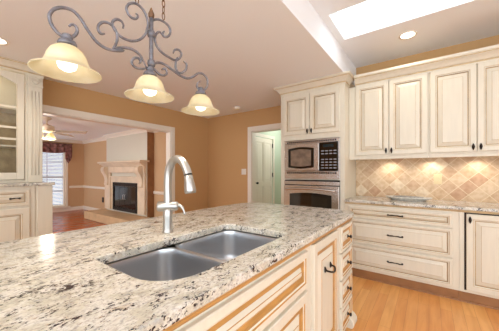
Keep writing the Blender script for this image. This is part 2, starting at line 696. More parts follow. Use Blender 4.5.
# left wall with the wide opening to the living room
OY0, OY1, OZ = 0.935, 2.935, 2.015
m = MB()
m.box(XL - 0.12, XL, Y0, OY0, 0, CH)
m.box(XL - 0.12, XL, OY1, YB, 0, CH)
m.box(XL - 0.12, XL, OY0, OY1, OZ, CH)
struct(m.build('wall_left', 'tan'), 'tan wall with the wide cased opening')
m = MB()
m.box(XL, XL + 0.018, OY1, OY1 + 0.09, 0, OZ + 0.09)
m.box(XL, XL + 0.018, OY0 - 0.018, OY0, 0, OZ + 0.09)
m.box(XL, XL + 0.018, OY0, OY1, OZ, OZ + 0.09)
m.box(XL - 0.122, XL, OY1 - 0.015, OY1, 0, OZ)
m.box(XL - 0.122, XL, OY0, OY0 + 0.015, 0, OZ)
m.box(XL - 0.122, XL, OY0 + 0.015, OY1 - 0.015, OZ - 0.015, OZ)
struct(m.build('trim_1', 'white', bevel=0.004), 'white casing of the opening to the living room')
# wall with doorway to the hall
DX0, DX1, DZ = -2.80, -1.95, 2.035
m = MB()
m.box(XL, DX0, YB, YB + 0.12, 0, CH)
m.box(DX1, -1.72, YB, YB + 0.12, 0, CH)
m.box(DX0, DX1, YB, YB + 0.12, DZ, CH)
struct(m.build('wall_back', 'tan'), 'tan wall with the doorway to the hall')
m = MB()
m.box(DX0 - 0.09, DX0, YB - 0.018, YB, 0, DZ + 0.09)
m.box(DX1, DX1 + 0.09, YB - 0.018, YB, 0, DZ + 0.09)
m.box(DX0, DX1, YB - 0.018, YB, DZ, DZ + 0.09)
m.box(DX0, DX0 + 0.015, YB, YB + 0.12, 0, DZ)
m.box(DX1 - 0.015, DX1, YB, YB + 0.12, 0, DZ)
m.box(DX0 + 0.015, DX1 - 0.015, YB, YB + 0.12, DZ - 0.015, DZ)
struct(m.build('trim_2', 'white', bevel=0.004), 'white casing of the hall doorway')
# kitchen wall
struct(MB().box(-1.72, XR, YK, YK + 0.35, 0, TH).build('wall_right', 'tan'), 'tan kitchen wall behind the upper cabinets')
struct(MB().box(-0.829, XR, YK - 0.012, YK, 0.915, 1.46).build('wall_right', 'tiles'), 'diagonal travertine tile backsplash')
struct(MB().box(XR, XR + 0.1, 1.2, YK + 0.1, 0, TH).build('wall_front', 'tan'), 'tan side wall of the kitchen')
struct(MB().box(XL, -1.9, Y0 - 0.1, Y0, 0, CH).build('wall_front', 'tan'), 'unseen tan wall piece added behind the camera for the steel to reflect')  # added out of view to give the stainless steel a warm reflection
m = MB().box(XL, XL + 0.014, OY1 + 0.09, YB, 0, 0.12).box(XL + 0.014, DX0 - 0.09, YB - 0.014, YB, 0, 0.12)
struct(m.build('baseboard_left', 'white', bevel=0.003), 'white baseboard in the kitchen corner')

# hall behind the doorway
HX0, HX1, HY1 = -3.06, -1.72, 6.3
m = MB()
m.box(HX0 - 0.1, HX0, YB + 0.12, 4.36, 0, CH)
m.box(HX0 - 0.1, HX0, 5.17, HY1, 0, CH)
m.box(HX0 - 0.1, HX0, 4.36, 5.17, 2.03, CH)
m.box(HX1, HX1 + 0.1, YB + 0.12, HY1, 0, CH)
m.box(HX0 - 0.1, HX1 + 0.1, HY1, HY1 + 0.1, 0, CH)
m.box(HX0, DX0, YB + 0.121, YB + 0.125, 0, CH)
struct(m.build('wall_back', 'green'), 'pale green walls of the hall')
struct(MB().box(HX0 - 0.1, HX1 + 0.1, YB + 0.12, HY1, CH, CH + 0.05).build('ceiling', 'ceil'), 'ceiling of the hall')
struct(MB().box(HX0 - 0.1, HX1 + 0.1, YB + 0.12, HY1, -0.05, 0).build('floor', 'oak'), 'oak floor of the hall')
m = MB().box(HX0, HX0 + 0.015, 4.29, 4.36, 0, 2.10).box(HX0, HX0 + 0.015, 5.17, 5.24, 0, 2.10).box(HX0, HX0 + 0.015, 4.36, 5.17, 2.03, 2.10)
struct(m.build('trim_3', 'white'), 'white casing round the hall door')
# hall door
F = frame('E', HX0 - 0.035, 4.37, 0.01)
dm = MB().fbox(F, 0, 0.79, 0, 2.01, 0, 0.024)
for (a, b, c, d) in ((0.1, 0.35, 0.2, 0.9), (0.44, 0.69, 0.2, 0.9), (0.1, 0.35, 1.02, 1.9), (0.44, 0.69, 1.02, 1.9)):
    dm.loft([rectring(F, a, b, c, d, 0.024, -0.03), rectring(F, a, b, c, d, 0.036, -0.03), rectring(F, a, b, c, d, 0.036, -0.004), rectring(F, a, b, c, d, 0.027, 0.0), rectring(F, a, b, c, d, 0.027, 0.02), rectring(F, a, b, c, d, 0.033, 0.045)], smooth=False)
dm.fbox(F, 0, 0.79, 0, 0.168, 0.024, 0.0345)
dr = struct(dm.build('door_1', 'white'), 'white panelled hall door')
for z in (0.3, 1.12, 1.82):
    h = MB().box(HX0 - 0.002, HX0 + 0.012, 5.145, 5.175, z, z + 0.1).build('hinge', 'black', dr)
k = MB().lathe((HX0 + 0.0, 4.44, 1.0), [(0.025, 0), (0.012, 0.01), (0.012, 0.03), (0.027, 0.045), (0.02, 0.07)], 14, 'X').build('door_handle', 'black', dr)
lamp('hall_light', 'POINT', (-2.35, 5.2, 2.25), 15, (0.97, 1, 0.95), 0.08)

# living room
m = MB()
WY0, WY1, WZ0, WZ1 = 1.45, 2.90, 0.16, 1.98
m.box(LX - 0.12, LX, Y0, WY0, 0, LZ)
m.box(LX - 0.12, LX, WY1, LY, 0, LZ)
m.box(LX - 0.12, LX, WY0, WY1, 0, WZ0)
m.box(LX - 0.12, LX, WY0, WY1, WZ1, LZ)
struct(m.build('wall_left', 'tan_lr'), 'tan living room wall with the window')
struct(MB().box(LX, XL - 0.12, LY, LY + 0.1, 0, LZ).build('wall_back', 'tan_lr'), 'tan living room wall around the fireplace')
struct(MB().box(LX - 0.1, XL - 0.12, Y0, LY + 0.1, LZ, LZ + 0.05).build('ceiling', 'ceil'), 'living room ceiling')
m = MB()
BX0, BX1, BY = -7.30, -5.29, 3.24
m.box(BX0, BX1, BY, LY, 0, LZ)
struct(m.build('wall_back', ['breast']), 'pale painted chimney breast')
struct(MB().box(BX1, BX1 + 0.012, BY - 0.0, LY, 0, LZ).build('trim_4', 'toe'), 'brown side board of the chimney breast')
cp = [(0, LZ - 0.09), (0.02, LZ - 0.09), (0.03, LZ - 0.05), (0.07, LZ - 0.02), (0.075, LZ), (0, LZ)]
struct(moulding('trim_5', [(LX, Y0), (LX, LY), (BX0, LY), (BX0, BY), (BX1, BY), (BX1, LY), (XL - 0.12, LY)], cp, 'white'), 'white crown moulding of the living room')
rp = [(0, 0.72), (0.012, 0.72), (0.022, 0.745), (0.022, 0.765), (0.012, 0.79), (0, 0.79)]
struct(moulding('trim_6', [(LX, WY1 + 0.1), (LX, LY), (BX0, LY)], rp, 'white'), 'white chair rail by the window')
struct(moulding('trim_7', [(BX1 + 0.012, LY), (XL - 0.12, LY)], rp, 'white'), 'white chair rail right of the fireplace')
bp = [(0, 0), (0.016, 0), (0.016, 0.09), (0.008, 0.115), (0, 0.115)]
struct(moulding('baseboard_back', [(LX, Y0), (LX, LY), (BX0, LY)], bp, 'white'), 'white living room baseboard')
# window of the living room
F = frame('E', LX - 0.12, WY0, WZ0)
W_, H_ = WY1 - WY0, WZ1 - WZ0
m = MB()
m.fbox(F, 0, 0.05, 0, H_, 0.02, 0.09).fbox(F, W_ - 0.05, W_, 0, H_, 0.02, 0.09).fbox(F, 0.05, W_ - 0.05, 0, 0.05, 0.02, 0.09).fbox(F, 0.05, W_ - 0.05, H_ - 0.05, H_, 0.02, 0.09)
m.fbox(F, 0.05, W_ - 0.05, H_ * 0.5 - 0.03, H_ * 0.5 + 0.03, 0.02, 0.08)
for u in (0.33, 0.665, 1.0):
    m.fbox(F, u - 0.012, u + 0.012, 0.05, H_ - 0.05, 0.03, 0.06)
for v in (0.48, 1.38):
    m.fbox(F, 0.05, W_ - 0.05, v - 0.012, v + 0.012, 0.03, 0.06)
m.fbox(F, -0.08, 0, -0.02, H_ + 0.08, 0.12, 0.14).fbox(F, W_, W_ + 0.06, -0.02, H_ + 0.08, 0.12, 0.14).fbox(F, 0, W_, H_, H_ + 0.08, 0.12, 0.14)
win = struct(m.build('window_2', 'white'), 'white living room window')
MB().fbox(F, 0.05, W_ - 0.05, 0.05, H_ - 0.05, 0.043, 0.048).build('pane', 'glass', win)
MB().fbox(F, -0.12, W_ + 0.12, -0.05, -0.005, 0.0, 0.18).build('window_sill', 'white', win, bevel=0.005)
bl = thing('window_blind', (LX - 0.01, WY0 + W_ / 2, WZ0), 'white horizontal slat blind covering the living room window', 'blind')
m = MB()
for k in range(40):
    z = 0.06 + k * 0.043
    a, b = F(0.06, z, 0.098), F(W_ - 0.06, z + 0.034, 0.112)
    m.add([(a[0], a[1], a[2]), (a[0], b[1], a[2]), (b[0], b[1], b[2]), (b[0], a[1], b[2]), (a[0], a[1], a[2] + 0.003), (a[0], b[1], a[2] + 0.003), (b[0], b[1], b[2] + 0.003), (b[0], a[1], b[2] + 0.003)],
          [(0, 1, 2, 3), (4, 5, 6, 7), (0, 1, 5, 4), (1, 2, 6, 5), (2, 3, 7, 6), (3, 0, 4, 7)])
m.build('slats', 'blind', bl)
MB().fbox(F, 0.06, W_ - 0.06, 1.775, 1.815, 0.095, 0.125).build('headrail', 'blind', bl, bevel=0.004)
for u in (0.3, 1.05):
    MB().tube([F(u, 0.05, 0.119), F(u, 1.78, 0.119)], 0.003, 6).build('cord', 'blind', bl)

# valance with swag and tail
va = thing('window_valance', (LX + 0.03, 2.1, 1.95), 'gathered dark floral valance with a hanging tail over the living room window', 'curtain')
def drape(y0, y1, ztop, zfun, x, name, amp=0.022, waves=9, nu=60):
    v, f = [], []
    for layer in (0, 1):
        for i in range(nu + 1):
            s = i / nu
            y = y0 + (y1 - y0) * s
            for j in range(9):
                q = j / 8
                z = ztop + (zfun(s) - ztop) * q
                xx = x + amp * (0.4 + q) * math.sin(s * waves * 2 * PI) + 0.03 * math.sin(q * PI) + layer * 0.004
                v.append((xx, y, z))
    n = (nu + 1) * 9
    for layer in (0, 1):
        for i in range(nu):
            for j in range(8):
                a = layer * n + i * 9 + j
                f.append((a, a + 1, a + 10, a + 9))
    for i in range(nu):
        for j in (0, 8):
            a = i * 9 + j
            f.append((a, a + 9, a + 9 + n, a + n))
    return MB().add(v, f, 0, True).build(name, 'fabric', va)
drape(1.35, 2.93, 2.12, lambda s: 1.87 - 0.06 * abs(math.sin(s * 2 * PI)), LX + 0.07, 'swag')
drape(2.86, 3.04, 2.12, lambda s: 1.50 + 0.35 * abs(s - 0.45), LX + 0.1, 'tail', 0.016, 3, 30)
MB().tube([(LX + 0.07, 1.3, 2.12), (LX + 0.07, 3.07, 2.12)], 0.013, 10).build('rod', 'rust', va)

# fireplace: mantel surround
fp = thing('fireplace_mantel', ((BX0 + BX1) / 2, BY, 0.2), 'cream carved fireplace surround with corbels and mantel shelf', 'fireplace')
F = frame('S', BX0, BY, 0)
Wb = BX1 - BX0
MB().fbox(F, 0.02, 0.32, 0.24, 1.22, 0.001, 0.06).build('pilaster', 'stone', fp, bevel=0.01)
MB().fbox(F, Wb - 0.32, Wb - 0.02, 0.24, 1.22, 0.001, 0.06).build('pilaster', 'stone', fp, bevel=0.01)
MB().fbox(F, 0.32, Wb - 0.32, 0.24, 0.80, 0.001, 0.012).fbox(F, 0.32, Wb - 0.32, 0.80, 1.1, 0.001, 0.03).build('surround', 'stone', fp)
m = MB().fbox(F, 0.02, Wb - 0.02, 1.22, 1.38, 0.001, 0.07).fbox(F, 0.32, Wb - 0.32, 1.10, 1.13, 0.001, 0.055)
m.build('frieze', 'stone', fp, bevel=0.006)
m = MB()
pr = [(0.02, 0.0, 1.38, 0.10), (0.01, 0, 1.41, 0.14), (-0.0, 0, 1.44, 0.19)]
for e, _, z, d in pr:
    m.fbox(F, e, Wb - e, z, z + 0.03, 0.001, d)
m.fbox(F, 0.0, Wb + 0.10, 1.47, 1.51, 0.001, 0.24)
m.build('mantel_shelf', 'stone', fp, bevel=0.006)
for u in (0.07, Wb - 0.25):
    # scrolled corbel: side profile swept across its width
    prof = [(0.06, 0.88), (0.075, 0.87), (0.095, 0.885), (0.10, 0.92), (0.088, 0.96), (0.085, 1.02), (0.10, 1.10), (0.13, 1.17), (0.17, 1.23), (0.19, 1.29), (0.185, 1.34), (0.16, 1.38), (0.06, 1.38)]
    rings = [[F(u + du, z, d) for d, z in prof] for du in (0, 0.18)]
    mm = MB().loft(rings, smooth=False)
    mm.build('corbel', 'stone', fp, bevel=0.004)
# firebox doors
fb = thing('fireplace_doors', (-6.4, BY - 0.03, 0.25), 'black framed glass fireplace doors set in the cream surround', 'fireplace doors')
x0, x1, z0, z1 = -6.80, -5.62, 0.25, 0.97
F = frame('S', x0, BY - 0.031, z0)
w, h = x1 - x0, z1 - z0
m = MB().fbox(F, 0, 0.05, 0, h, 0, 0.04).fbox(F, w - 0.05, w, 0, h, 0, 0.04).fbox(F, 0.05, w - 0.05, h - 0.09, h, 0, 0.04).fbox(F, 0.05, w - 0.05, 0, 0.08, 0, 0.04)
m.build('frame', 'gap', fb, bevel=0.004)
for k in range(4):
    u = 0.05 + k * (w - 0.1) / 4
    MB().fbox(F, u + 0.004, u + (w - 0.1) / 4 - 0.004, 0.085, h - 0.095, 0.005, 0.02).build('door_panel', 'gloss_black', fb, bevel=0.003)
for u in (w / 2 - 0.04, w / 2 + 0.04):
    MB().tube([F(u, h / 2 - 0.06, 0.02), F(u, h / 2 - 0.055, 0.05), F(u, h / 2 + 0.055, 0.05), F(u, h / 2 + 0.06, 0.02)], 0.006, 8).build('handle', 'nickel', fb)
MB().box(-6.80, -5.62, BY - 0.0305, BY - 0.0122, 0.235, 0.25).build('sill', 'gap', fb)
# raised hearth
he = MB().box(BX0 - 0.15, BX1 + 0.35, 2.74, BY - 0.075, 0, 0.2).box(BX0 - 0.15, BX1 + 0.35, BY - 0.0755, BY - 0.001, 0, 0.2).build('hearth', mat('tan_hearth_stone', srgb(206, 174, 134), 0.5, noise=0.1, nscale=6), bevel=0.012)
tag(he, 'low cream stone hearth in front of the fireplace', 'hearth')
# black outlet on the living room wall
F = frame('S', -7.95, LY, 0.33)
o = MB().fbox(F, 0, 0.1, 0, 0.15, 0.0005, 0.012).fbox(F, 0.03, 0.07, 0.025, 0.06, 0.012, 0.016).fbox(F, 0.03, 0.07, 0.085, 0.12, 0.012, 0.016).build('wall_outlet', 'black', bevel=0.003)
tag(o, 'small dark wall outlet between the window and fireplace', 'outlet')

# ceiling fan
fx, fy, fz = -5.75, 1.50, 1.98
fan = thing('ceiling_fan', (fx, fy, LZ), 'pale ceiling fan with a lit light kit in the living room', 'ceiling fan')
MB().lathe((fx, fy, LZ), [(0.07, 0), (0.075, -0.03), (0.03, -0.06), (0.016, -0.065), (0.016, -0.13), (0.05, -0.14), (0.11, -0.16), (0.12, -0.22), (0.09, -0.26), (0.05, -0.28)], 24).build('motor', 'fanwood', fan)
for k in range(5):
    a = math.radians(124 + 72 * k)
    ca, sa = math.cos(a), math.sin(a)
    m = MB()
    v = []
    for dz in (0, 0.008):
        for (r, w_) in ((0.17, 0.045), (0.25, 0.058), (0.5, 0.068), (0.6, 0.066), (0.65, 0.045)):
            for s_ in (-1, 1):
                v.append((fx + r * ca - s_ * w_ * sa, fy + r * sa + s_ * w_ * ca, fz + 0.02 + dz + s_ * 0.028))
    n = 10
    f = []
    for L_ in (0, n):
        for i in range(4):
            f.append((L_ + 2 * i, L_ + 2 * i + 1, L_ + 2 * i + 3, L_ + 2 * i + 2))
    for i in range(4):
        f.append((2 * i, 2 * i + 2, n + 2 * i + 2, n + 2 * i))
        f.append((2 * i + 1, 2 * i + 3, n + 2 * i + 3, n + 2 * i + 1))
    f += [(0, 1, n + 1, n), (8, 9, n + 9, n + 8)]
    bl_ = m.add(v, f).build('blade', 'fanwood', fan)
    MB().tube([(fx + 0.08 * ca, fy + 0.08 * sa, fz + 0.035), (fx + 0.2 * ca, fy + 0.2 * sa, fz + 0.032)], 0.01, 6).build('blade_arm', 'nickel', fan)
for k in range(3):
    a = math.radians(20 + 120 * k)
    c = (fx + 0.1 * math.cos(a), fy + 0.1 * math.sin(a), fz - 0.09)
    MB().lathe(c, [(0.02, 0.08), (0.035, 0.06), (0.065, 0.0), (0.082, -0.035), (0.078, -0.035), (0.06, 0.0), (0.03, 0.05)], 16, cap0=True, cap1=True).build('light_shade', 'shade', fan)
    MB().lathe(c, [(0.012, 0.035), (0.036, 0.01), (0.04, -0.015), (0.02, -0.035)], 12).build('bulb', 'bulb', fan)
lamp('fan_and_fill_light', 'POINT', (fx, fy, fz - 0.2), 13, (1, 0.93, 0.82), 0.07)
lamp('fan_and_fill_light', 'POINT', (fx + 0.9, fy - 2.2, 2.0), 22, (1, 0.93, 0.82), 0.1)  # separate unseen fill lamp without a fixture, well away from the fan

# ============================================================ OVEN CABINET
YF = 3.12
ox0, ox1 = -1.71, -0.832
oc = thing('oven_cabinet', ((ox0 + ox1) / 2, YF, 0), 'tall cream built-in cabinet holding the microwave and wall oven', 'cabinet')
m = MB()
m.box(ox0, -1.645, YF, YK - 0.002, 0, 2.43)
m.box(-0.885, ox1, YF, YK - 0.002, 0, 2.43)
m.box(-1.645, -0.885, 3.66, YK - 0.002, 0, 2.43)
m.box(-1.645, -0.885, YF, 3.66, 1.68, 2.43)
m.box(-1.645, -0.885, YF, 3.66, 1.142, 1.152)
m.box(-1.645, -0.885, YF, 3.66, 0.1, 0.40)
m.build('body', 'cream', oc)
F = frame('S', ox0, YF, 0)
dl = raised(F, 0.385, 0.535, u=0.045, v=1.75, parent=oc)
knob(F, 0.045 + 0.385 - 0.025, 1.79, 0.02, parent=dl, drop=True)
drr = raised(F, 0.385, 0.535, u=0.437, v=1.75, parent=oc)
knob(F, 0.437 + 0.025, 1.79, 0.02, parent=drr, drop=True)
moulding('crown', [(ox0, YK - 0.02), (ox0, YF), (ox1, YF), (ox1, 3.306)], crown_prof(2.438), ['cream', 'glaze'], oc, CROWN_M)

# microwave
mw = thing('microwave', (-1.26, YF, 1.155), 'stainless built-in microwave with black control panel above the oven', 'microwave')
F = frame('S', -1.642, YF - 0.001, 1.155)
MW, MH = 0.754, 0.515
m = MB()
m.fbox(F, 0, MW, MH - 0.045, MH, -0.3, 0.02)
m.fbox(F, 0, MW, 0, 0.10, -0.3, 0.02)
m.fbox(F, 0, 0.02, 0.10, MH - 0.045, -0.3, 0.02)
m.fbox(F, MW - 0.015, MW, 0.10, MH - 0.045, -0.3, 0.02)
m.build('trim_kit', 'steel', mw, bevel=0.002)
for v0, v1 in ((MH - 0.034, MH - 0.012), (0.066, 0.09)):
    g = MB()
    for i in range(24):
        g.fbox(F, 0.04 + i * 0.0285, 0.04 + i * 0.0285 + 0.021, v0, v1, 0.0195, 0.0215)
    g.build('vent_grille', 'gap', mw)
dd = MB().fbox(F, 0.02, 0.50, 0.105, MH - 0.05, 0.0, 0.035).build('door', 'steel', mw, bevel=0.004)
# barrel-shaped window
n = 12
pts = []
for i in range(n + 1):
    s = i / n
    pts.append((0.068 + 0.365 * s, 0.152 - 0.018 * math.sin(PI * s)))
for i in range(n + 1):
    s = 1 - i / n
    pts.append((0.068 + 0.365 * s, 0.402 + 0.022 * math.sin(PI * s)))
MB().loft([[F(u, v, 0.034) for u, v in pts], [F(u, v, 0.0375) for u, v in pts]], smooth=False).build('window', 'gloss_black', dd)
p2 = [(0.25 + (u - 0.25) * 0.8, 0.278 + (v - 0.278) * 0.8) for u, v in pts]
MB().loft([[F(u, v, 0.0376) for u, v in p2], [F(u, v, 0.0385) for u, v in p2]], smooth=False).build('screen', mat('microwave_mesh', srgb(120, 100, 84), 0.3, noise=0.4, nscale=14), dd)
cpn = MB().fbox(F, 0.503, MW - 0.016, 0.105, MH - 0.05, 0.0, 0.033).build('control_panel', 'gloss_black', mw, bevel=0.003)
for r_ in range(7):
    for c_ in range(4):
        if r_ == 4:
            continue
        MB().fbox(F, 0.53 + c_ * 0.052, 0.565 + c_ * 0.052, 0.135 + r_ * 0.036, 0.148 + r_ * 0.036, 0.033, 0.0336).build('button', 'button', cpn)
MB().fbox(F, 0.555, 0.685, 0.405, 0.44, 0.033, 0.0337).build('display', mat('display', srgb(30, 44, 48), 0.1), cpn)

# wall oven
ov = thing('wall_oven', (-1.26, YF, 0.41), 'stainless built-in wall oven under the microwave', 'oven')
F = frame('S', -1.642, YF - 0.001, 0.41)
OH = 0.725
MB().fbox(F, 0, MW, 0, OH, -0.45, 0.012).build('body', 'gap', ov)
cpv = MB().fbox(F, 0, MW, 0.665, 0.712, 0.012, 0.03).build('control_panel', 'steel', ov, bevel=0.002)
dd = MB().fbox(F, 0, MW, 0.03, 0.655, 0.012, 0.042).build('door', 'steel', ov, bevel=0.004)
pts = [(0.09, 0.13), (MW - 0.09, 0.13)]
for i in range(13):
    s = 1 - i / 12
    pts.append((0.09 + (MW - 0.18) * s, 0.54 + 0.022 * math.sin(PI * s)))
MB().loft([[F(u, v, 0.041) for u, v in pts], [F(u, v, 0.044) for u, v in pts]], smooth=False).build('window', 'gloss_black', dd)
p2 = [(MW / 2 + (u - MW / 2) * 0.82, 0.34 + (v - 0.34) * 0.82) for u, v in pts]
MB().loft([[F(u, v, 0.0441) for u, v in p2], [F(u, v, 0.045) for u, v in p2]], smooth=False).build('pane', 'oven_glass', dd)
hp = smooth_path([F(0.05, 0.60, 0.042), F(0.055, 0.60, 0.075), F(0.2, 0.612, 0.092), F(MW / 2, 0.617, 0.097), F(MW - 0.2, 0.612, 0.092), F(MW - 0.055, 0.60, 0.075), F(MW - 0.05, 0.60, 0.042)], 5)
MB().tube(hp, 0.0125, 10).build('handle', 'steel', dd)

# ============================================================ BASE CABINETS, RIGHT WALL
def base_body(x0, x1, name, label, opening=None):
    t = thing(name, ((x0 + x1) / 2, YF, 0), label, 'cabinet')
    MB().box(x0, x1, YF, YK - 0.014, 0.1, 0.884).build('body', 'cream', t, bevel=0.001)
    m_ = MB().box(x0, x1, YF + 0.018, YK - 0.014, 0, 0.0995)
    m_.build('toe_kick', 'toe', t)
    return t
bd = base_body(-0.828, 0.235, 'drawer_cabinet', 'cream base cabinet with three wide drawers below the tiled wall')
F = frame('S', -0.785, YF, 0)
for k, (a, b_) in enumerate(((0.705, 0.84), (0.41, 0.69), (0.125, 0.395))):
    d = raised(F, 0.972, b_ - a, fw=0.036, v=a, name='drawer', parent=bd)
    bar_pull(F, 0.486, (a + b_) / 2 + 0.002, 0.021, 0.135, parent=d)
bc = base_body(0.2365, 0.75, 'base_cabinet', 'cream base cabinet with one tall door, dark reveal, at the right edge')
F = frame('S', 0.285, YF, 0)
MB().fbox(F, -0.012, 0.40, 0.122, 0.86, 0.0005, 0.003).build('reveal', 'gap', bc)
d = raised(F, 0.37, 0.725, fw=0.06, u=0.002, v=0.125, parent=bc)
knob(F, 0.028, 0.795, 0.021, parent=d, drop=True)
bc2 = base_body(0.7515, 1.9, 'base_cabinet', 'cream base cabinet continuing past the right picture edge')
F = frame('S', 0.80, YF, 0)
raised(F, 0.5, 0.725, v=0.125, parent=bc2)
raised(F, 0.5, 0.725, u=0.52, v=0.125, parent=bc2)
m_ = moulding('quarter_round', [(-0.828, YF + 0.0175), (1.9, YF + 0.0175)], [(0, 0), (0.014, 0), (0.013, 0.008), (0.008, 0.014), (0, 0.016)], 'toe')
tag(m_, 'brown quarter round moulding along the foot of the wall cabinets', 'moulding')
m_ = moulding('light_moulding', [(-0.828, YF - 0.001), (1.9, YF - 0.001)], [(0, 0.862), (0.006, 0.862), (0.012, 0.878), (0.012, 0.8835), (0, 0.8835)], 'glaze')
tag(m_, 'thin brown glazed strip under the wall worktop edge', 'moulding')
wt = MB().box(-0.829, 1.9, YF - 0.035, YK - 0.0125, 0.885, 0.915).build('worktop', 'granite', bevel=0.005)
tag(wt, 'granite worktop along the tiled backsplash', 'worktop')

# platter on the worktop
pl = thing('serving_platter', (-0.2, 3.42, 0.915), 'shallow oval pale platter on the worktop below the backsplash', 'platter')
def oval(c, prof, ax, ay, seg=36):
    return [[(c[0] + (ax * r) * math.cos(2 * PI * i / seg), c[1] + (ay * r) * math.sin(2 * PI * i / seg), c[2] + z) for i in range(seg)] for r, z in prof]
c = (-0.2, 3.44, 0.915)
MB().loft(oval(c, [(0.70, 0), (0.72, 0.008), (0.9, 0.022), (1.0, 0.036), (0.99, 0.040), (0.86, 0.03), (0.68, 0.016), (0.3, 0.014)], 0.235, 0.125)).build('dish', 'ceramic', pl)
MB().loft(oval(c, [(0.62, 0.0165), (0.70, 0.026), (0.6, 0.044), (0.3, 0.05)], 0.235, 0.125), smooth=True).build('napkin', mat('grey_cloth', srgb(150, 146, 138), 0.9, noise=0.4, nscale=40), pl)
# outlet on the backsplash
F = frame('S', 0.045, YK - 0.0125, 1.10)
o = thing('wall_outlet', (0.08, YK - 0.013, 1.16), 'cream outlet plate on the travertine backsplash', 'outlet')
MB().fbox(F, 0, 0.078, 0, 0.118, 0.0005, 0.006).build('cover_plate', 'plate', o, bevel=0.002)
for v in (0.022, 0.066):
    MB().fbox(F, 0.022, 0.056, v, v + 0.03, 0.006, 0.008).build('socket', 'plate', o, bevel=0.002)

# ============================================================ UPPER CABINETS
YU = 3.31
def upper(x0, x1, label, doors):
    t = thing('upper_cabinet', ((x0 + x1) / 2, YU, 1.42), label, 'cabinet', 'upper cabinets over the backsplash')
    MB().box(x0, x1, YU, YK - 0.001, 1.435, 2.319).build('body', 'cream', t)
    F = frame('S', 0, YU, 0)
    for (a, b_, side) in doors:
        d = raised(F, b_ - a, 0.865, u=a, v=1.452, parent=t)
        knob(F, (b_ - 0.024) if side == 'R' else (a + 0.024), 1.497, 0.02, parent=d, drop=True)
    m_ = MB()
    m_.box(x0, x1, YU - 0.002, YU + 0.016, 1.40, 1.435)
    m_.build('light_rail', 'cream', t, bevel=0.004)
    return t
upper(-0.828, -0.003, 'cream double-door upper cabinet next to the tall oven cabinet', [(-0.745, -0.384, 'R'), (-0.376, -0.016, 'L')])
upper(-0.002, 0.80, 'cream double-door upper cabinet above the outlet, second from the oven cabinet', [(0.010, 0.380, 'R'), (0.388, 0.758, 'L')])
upper(0.801, 1.6, 'cream upper cabinet beyond the right picture edge', [(0.82, 1.18, 'R'), (1.19, 1.55, 'L')])
o = moulding('crown_moulding', [(-0.751, YU - 0.001), (1.6, YU - 0.001)], crown_prof(2.44, 0.12, 0.075), ['cream', 'glaze'], None, CROWN_M)
tag(o, 'long cream crown moulding over the upper cabinets', 'moulding')
PUCK = []
for i, x in enumerate((-0.397, 0.02, 0.43, 0.84)):
    c = (x, 3.53, 1.435)
    p = thing('puck_light', c, 'small round light under the upper cabinets, lighting the backsplash', 'light', 'puck lights under the upper cabinets')
    MB().lathe(c, [(0.035, 0), (0.035, -0.014), (0.028, -0.016)], 18).build('housing', 'nickel', p)
    MB().lathe((c[0], c[1], c[2] - 0.016), [(0.026, 0), (0.026, -0.002)], 18).build('lens', 'canlit', p)
    lamp('puck_lamp', 'SPOT', (x, 3.55, 1.41), 3.6, (1, 0.93, 0.82), 0.02, (math.radians(18), 0, 0), math.radians(125), 0.7)

# ============================================================ ISLAND
IX0, IX1, IY0, IY1 = -1.645, -0.50, -0.75, 2.235
GZ = 0.915
SKX0, SKX1, SKY0, SKY1 = -1.052, -0.612, 0.42, 1.212
def slab_with_hole(outer, inner, z0, z1, name, mtl, bevel):
    bm = bmesh.new()
    def loop(pts):
        vs = [bm.verts.new((p[0], p[1], z1)) for p in pts]
        return [bm.edges.new((vs[i], vs[(i + 1) % len(vs)])) for i in range(len(vs))]
    es = loop(outer) + loop(inner)
    bmesh.ops.triangle_fill(bm, use_beauty=True, edges=es)
    r = bmesh.ops.extrude_face_region(bm, geom=list(bm.faces))
    for v in [g for g in r['geom'] if isinstance(g, bmesh.types.BMVert)]:
        v.co.z = z0
    bmesh.ops.recalc_face_normals(bm, faces=bm.faces)
    me = bpy.data.meshes.new(name)
    bm.to_mesh(me)
    bm.free()
    me.materials.append(M[mtl])
    o = bpy.data.objects.new(name, me)
    COL.objects.link(o)
    b = o.modifiers.new('bevel', 'BEVEL')
    b.width = bevel
    b.segments = 2
    b.limit_method = 'ANGLE'
    b.angle_limit = math.radians(50)
    return o
outer = [(IX1, IY0), (IX1, 2.14), (-0.512, 2.18), (-0.545, 2.215), (-0.60, 2.235), (-0.8, 2.243), (-1.40, 2.243), (-1.50, 2.225), (-1.58, 2.165), (-1.62, 2.08), (-1.64, 1.95), (IX0, 1.8), (IX0, IY0)]
inner = rrect(SKX0, SKX1, SKY0, SKY1, (0.035, 0.05, 0.03, 0.155), GZ, 6)
isl = slab_with_hole(outer, inner, 0.878, GZ, 'island_countertop', 'granite', 0.006)
tag(isl, 'large speckled granite island countertop with a sink cut-out', 'countertop')

IF = -0.53           # island cabinet face plane
cx0, cyend = -1.60, 2.172
def hollow(t, y0, y1, mtl='cream'):
    b_ = MB()
    b_.box(cx0, IF, y0, y0 + 0.018, 0.1, 0.876)
    b_.box(cx0, IF, y1 - 0.018, y1, 0.1, 0.876)
    b_.box(cx0, cx0 + 0.018, y0 + 0.018, y1 - 0.018, 0.1, 0.876)
    b_.box(cx0 + 0.018, IF - 0.02, y0 + 0.018, y1 - 0.018, 0.1, 0.118)
    b_.box(IF - 0.02, IF, y0 + 0.018, y1 - 0.018, 0.1, 0.876)
    b_.build('body', mtl, t)
    MB().box(cx0 + 0.03, IF - 0.05, y0, y1, 0, 0.0995).build('toe_kick', 'toe', t)
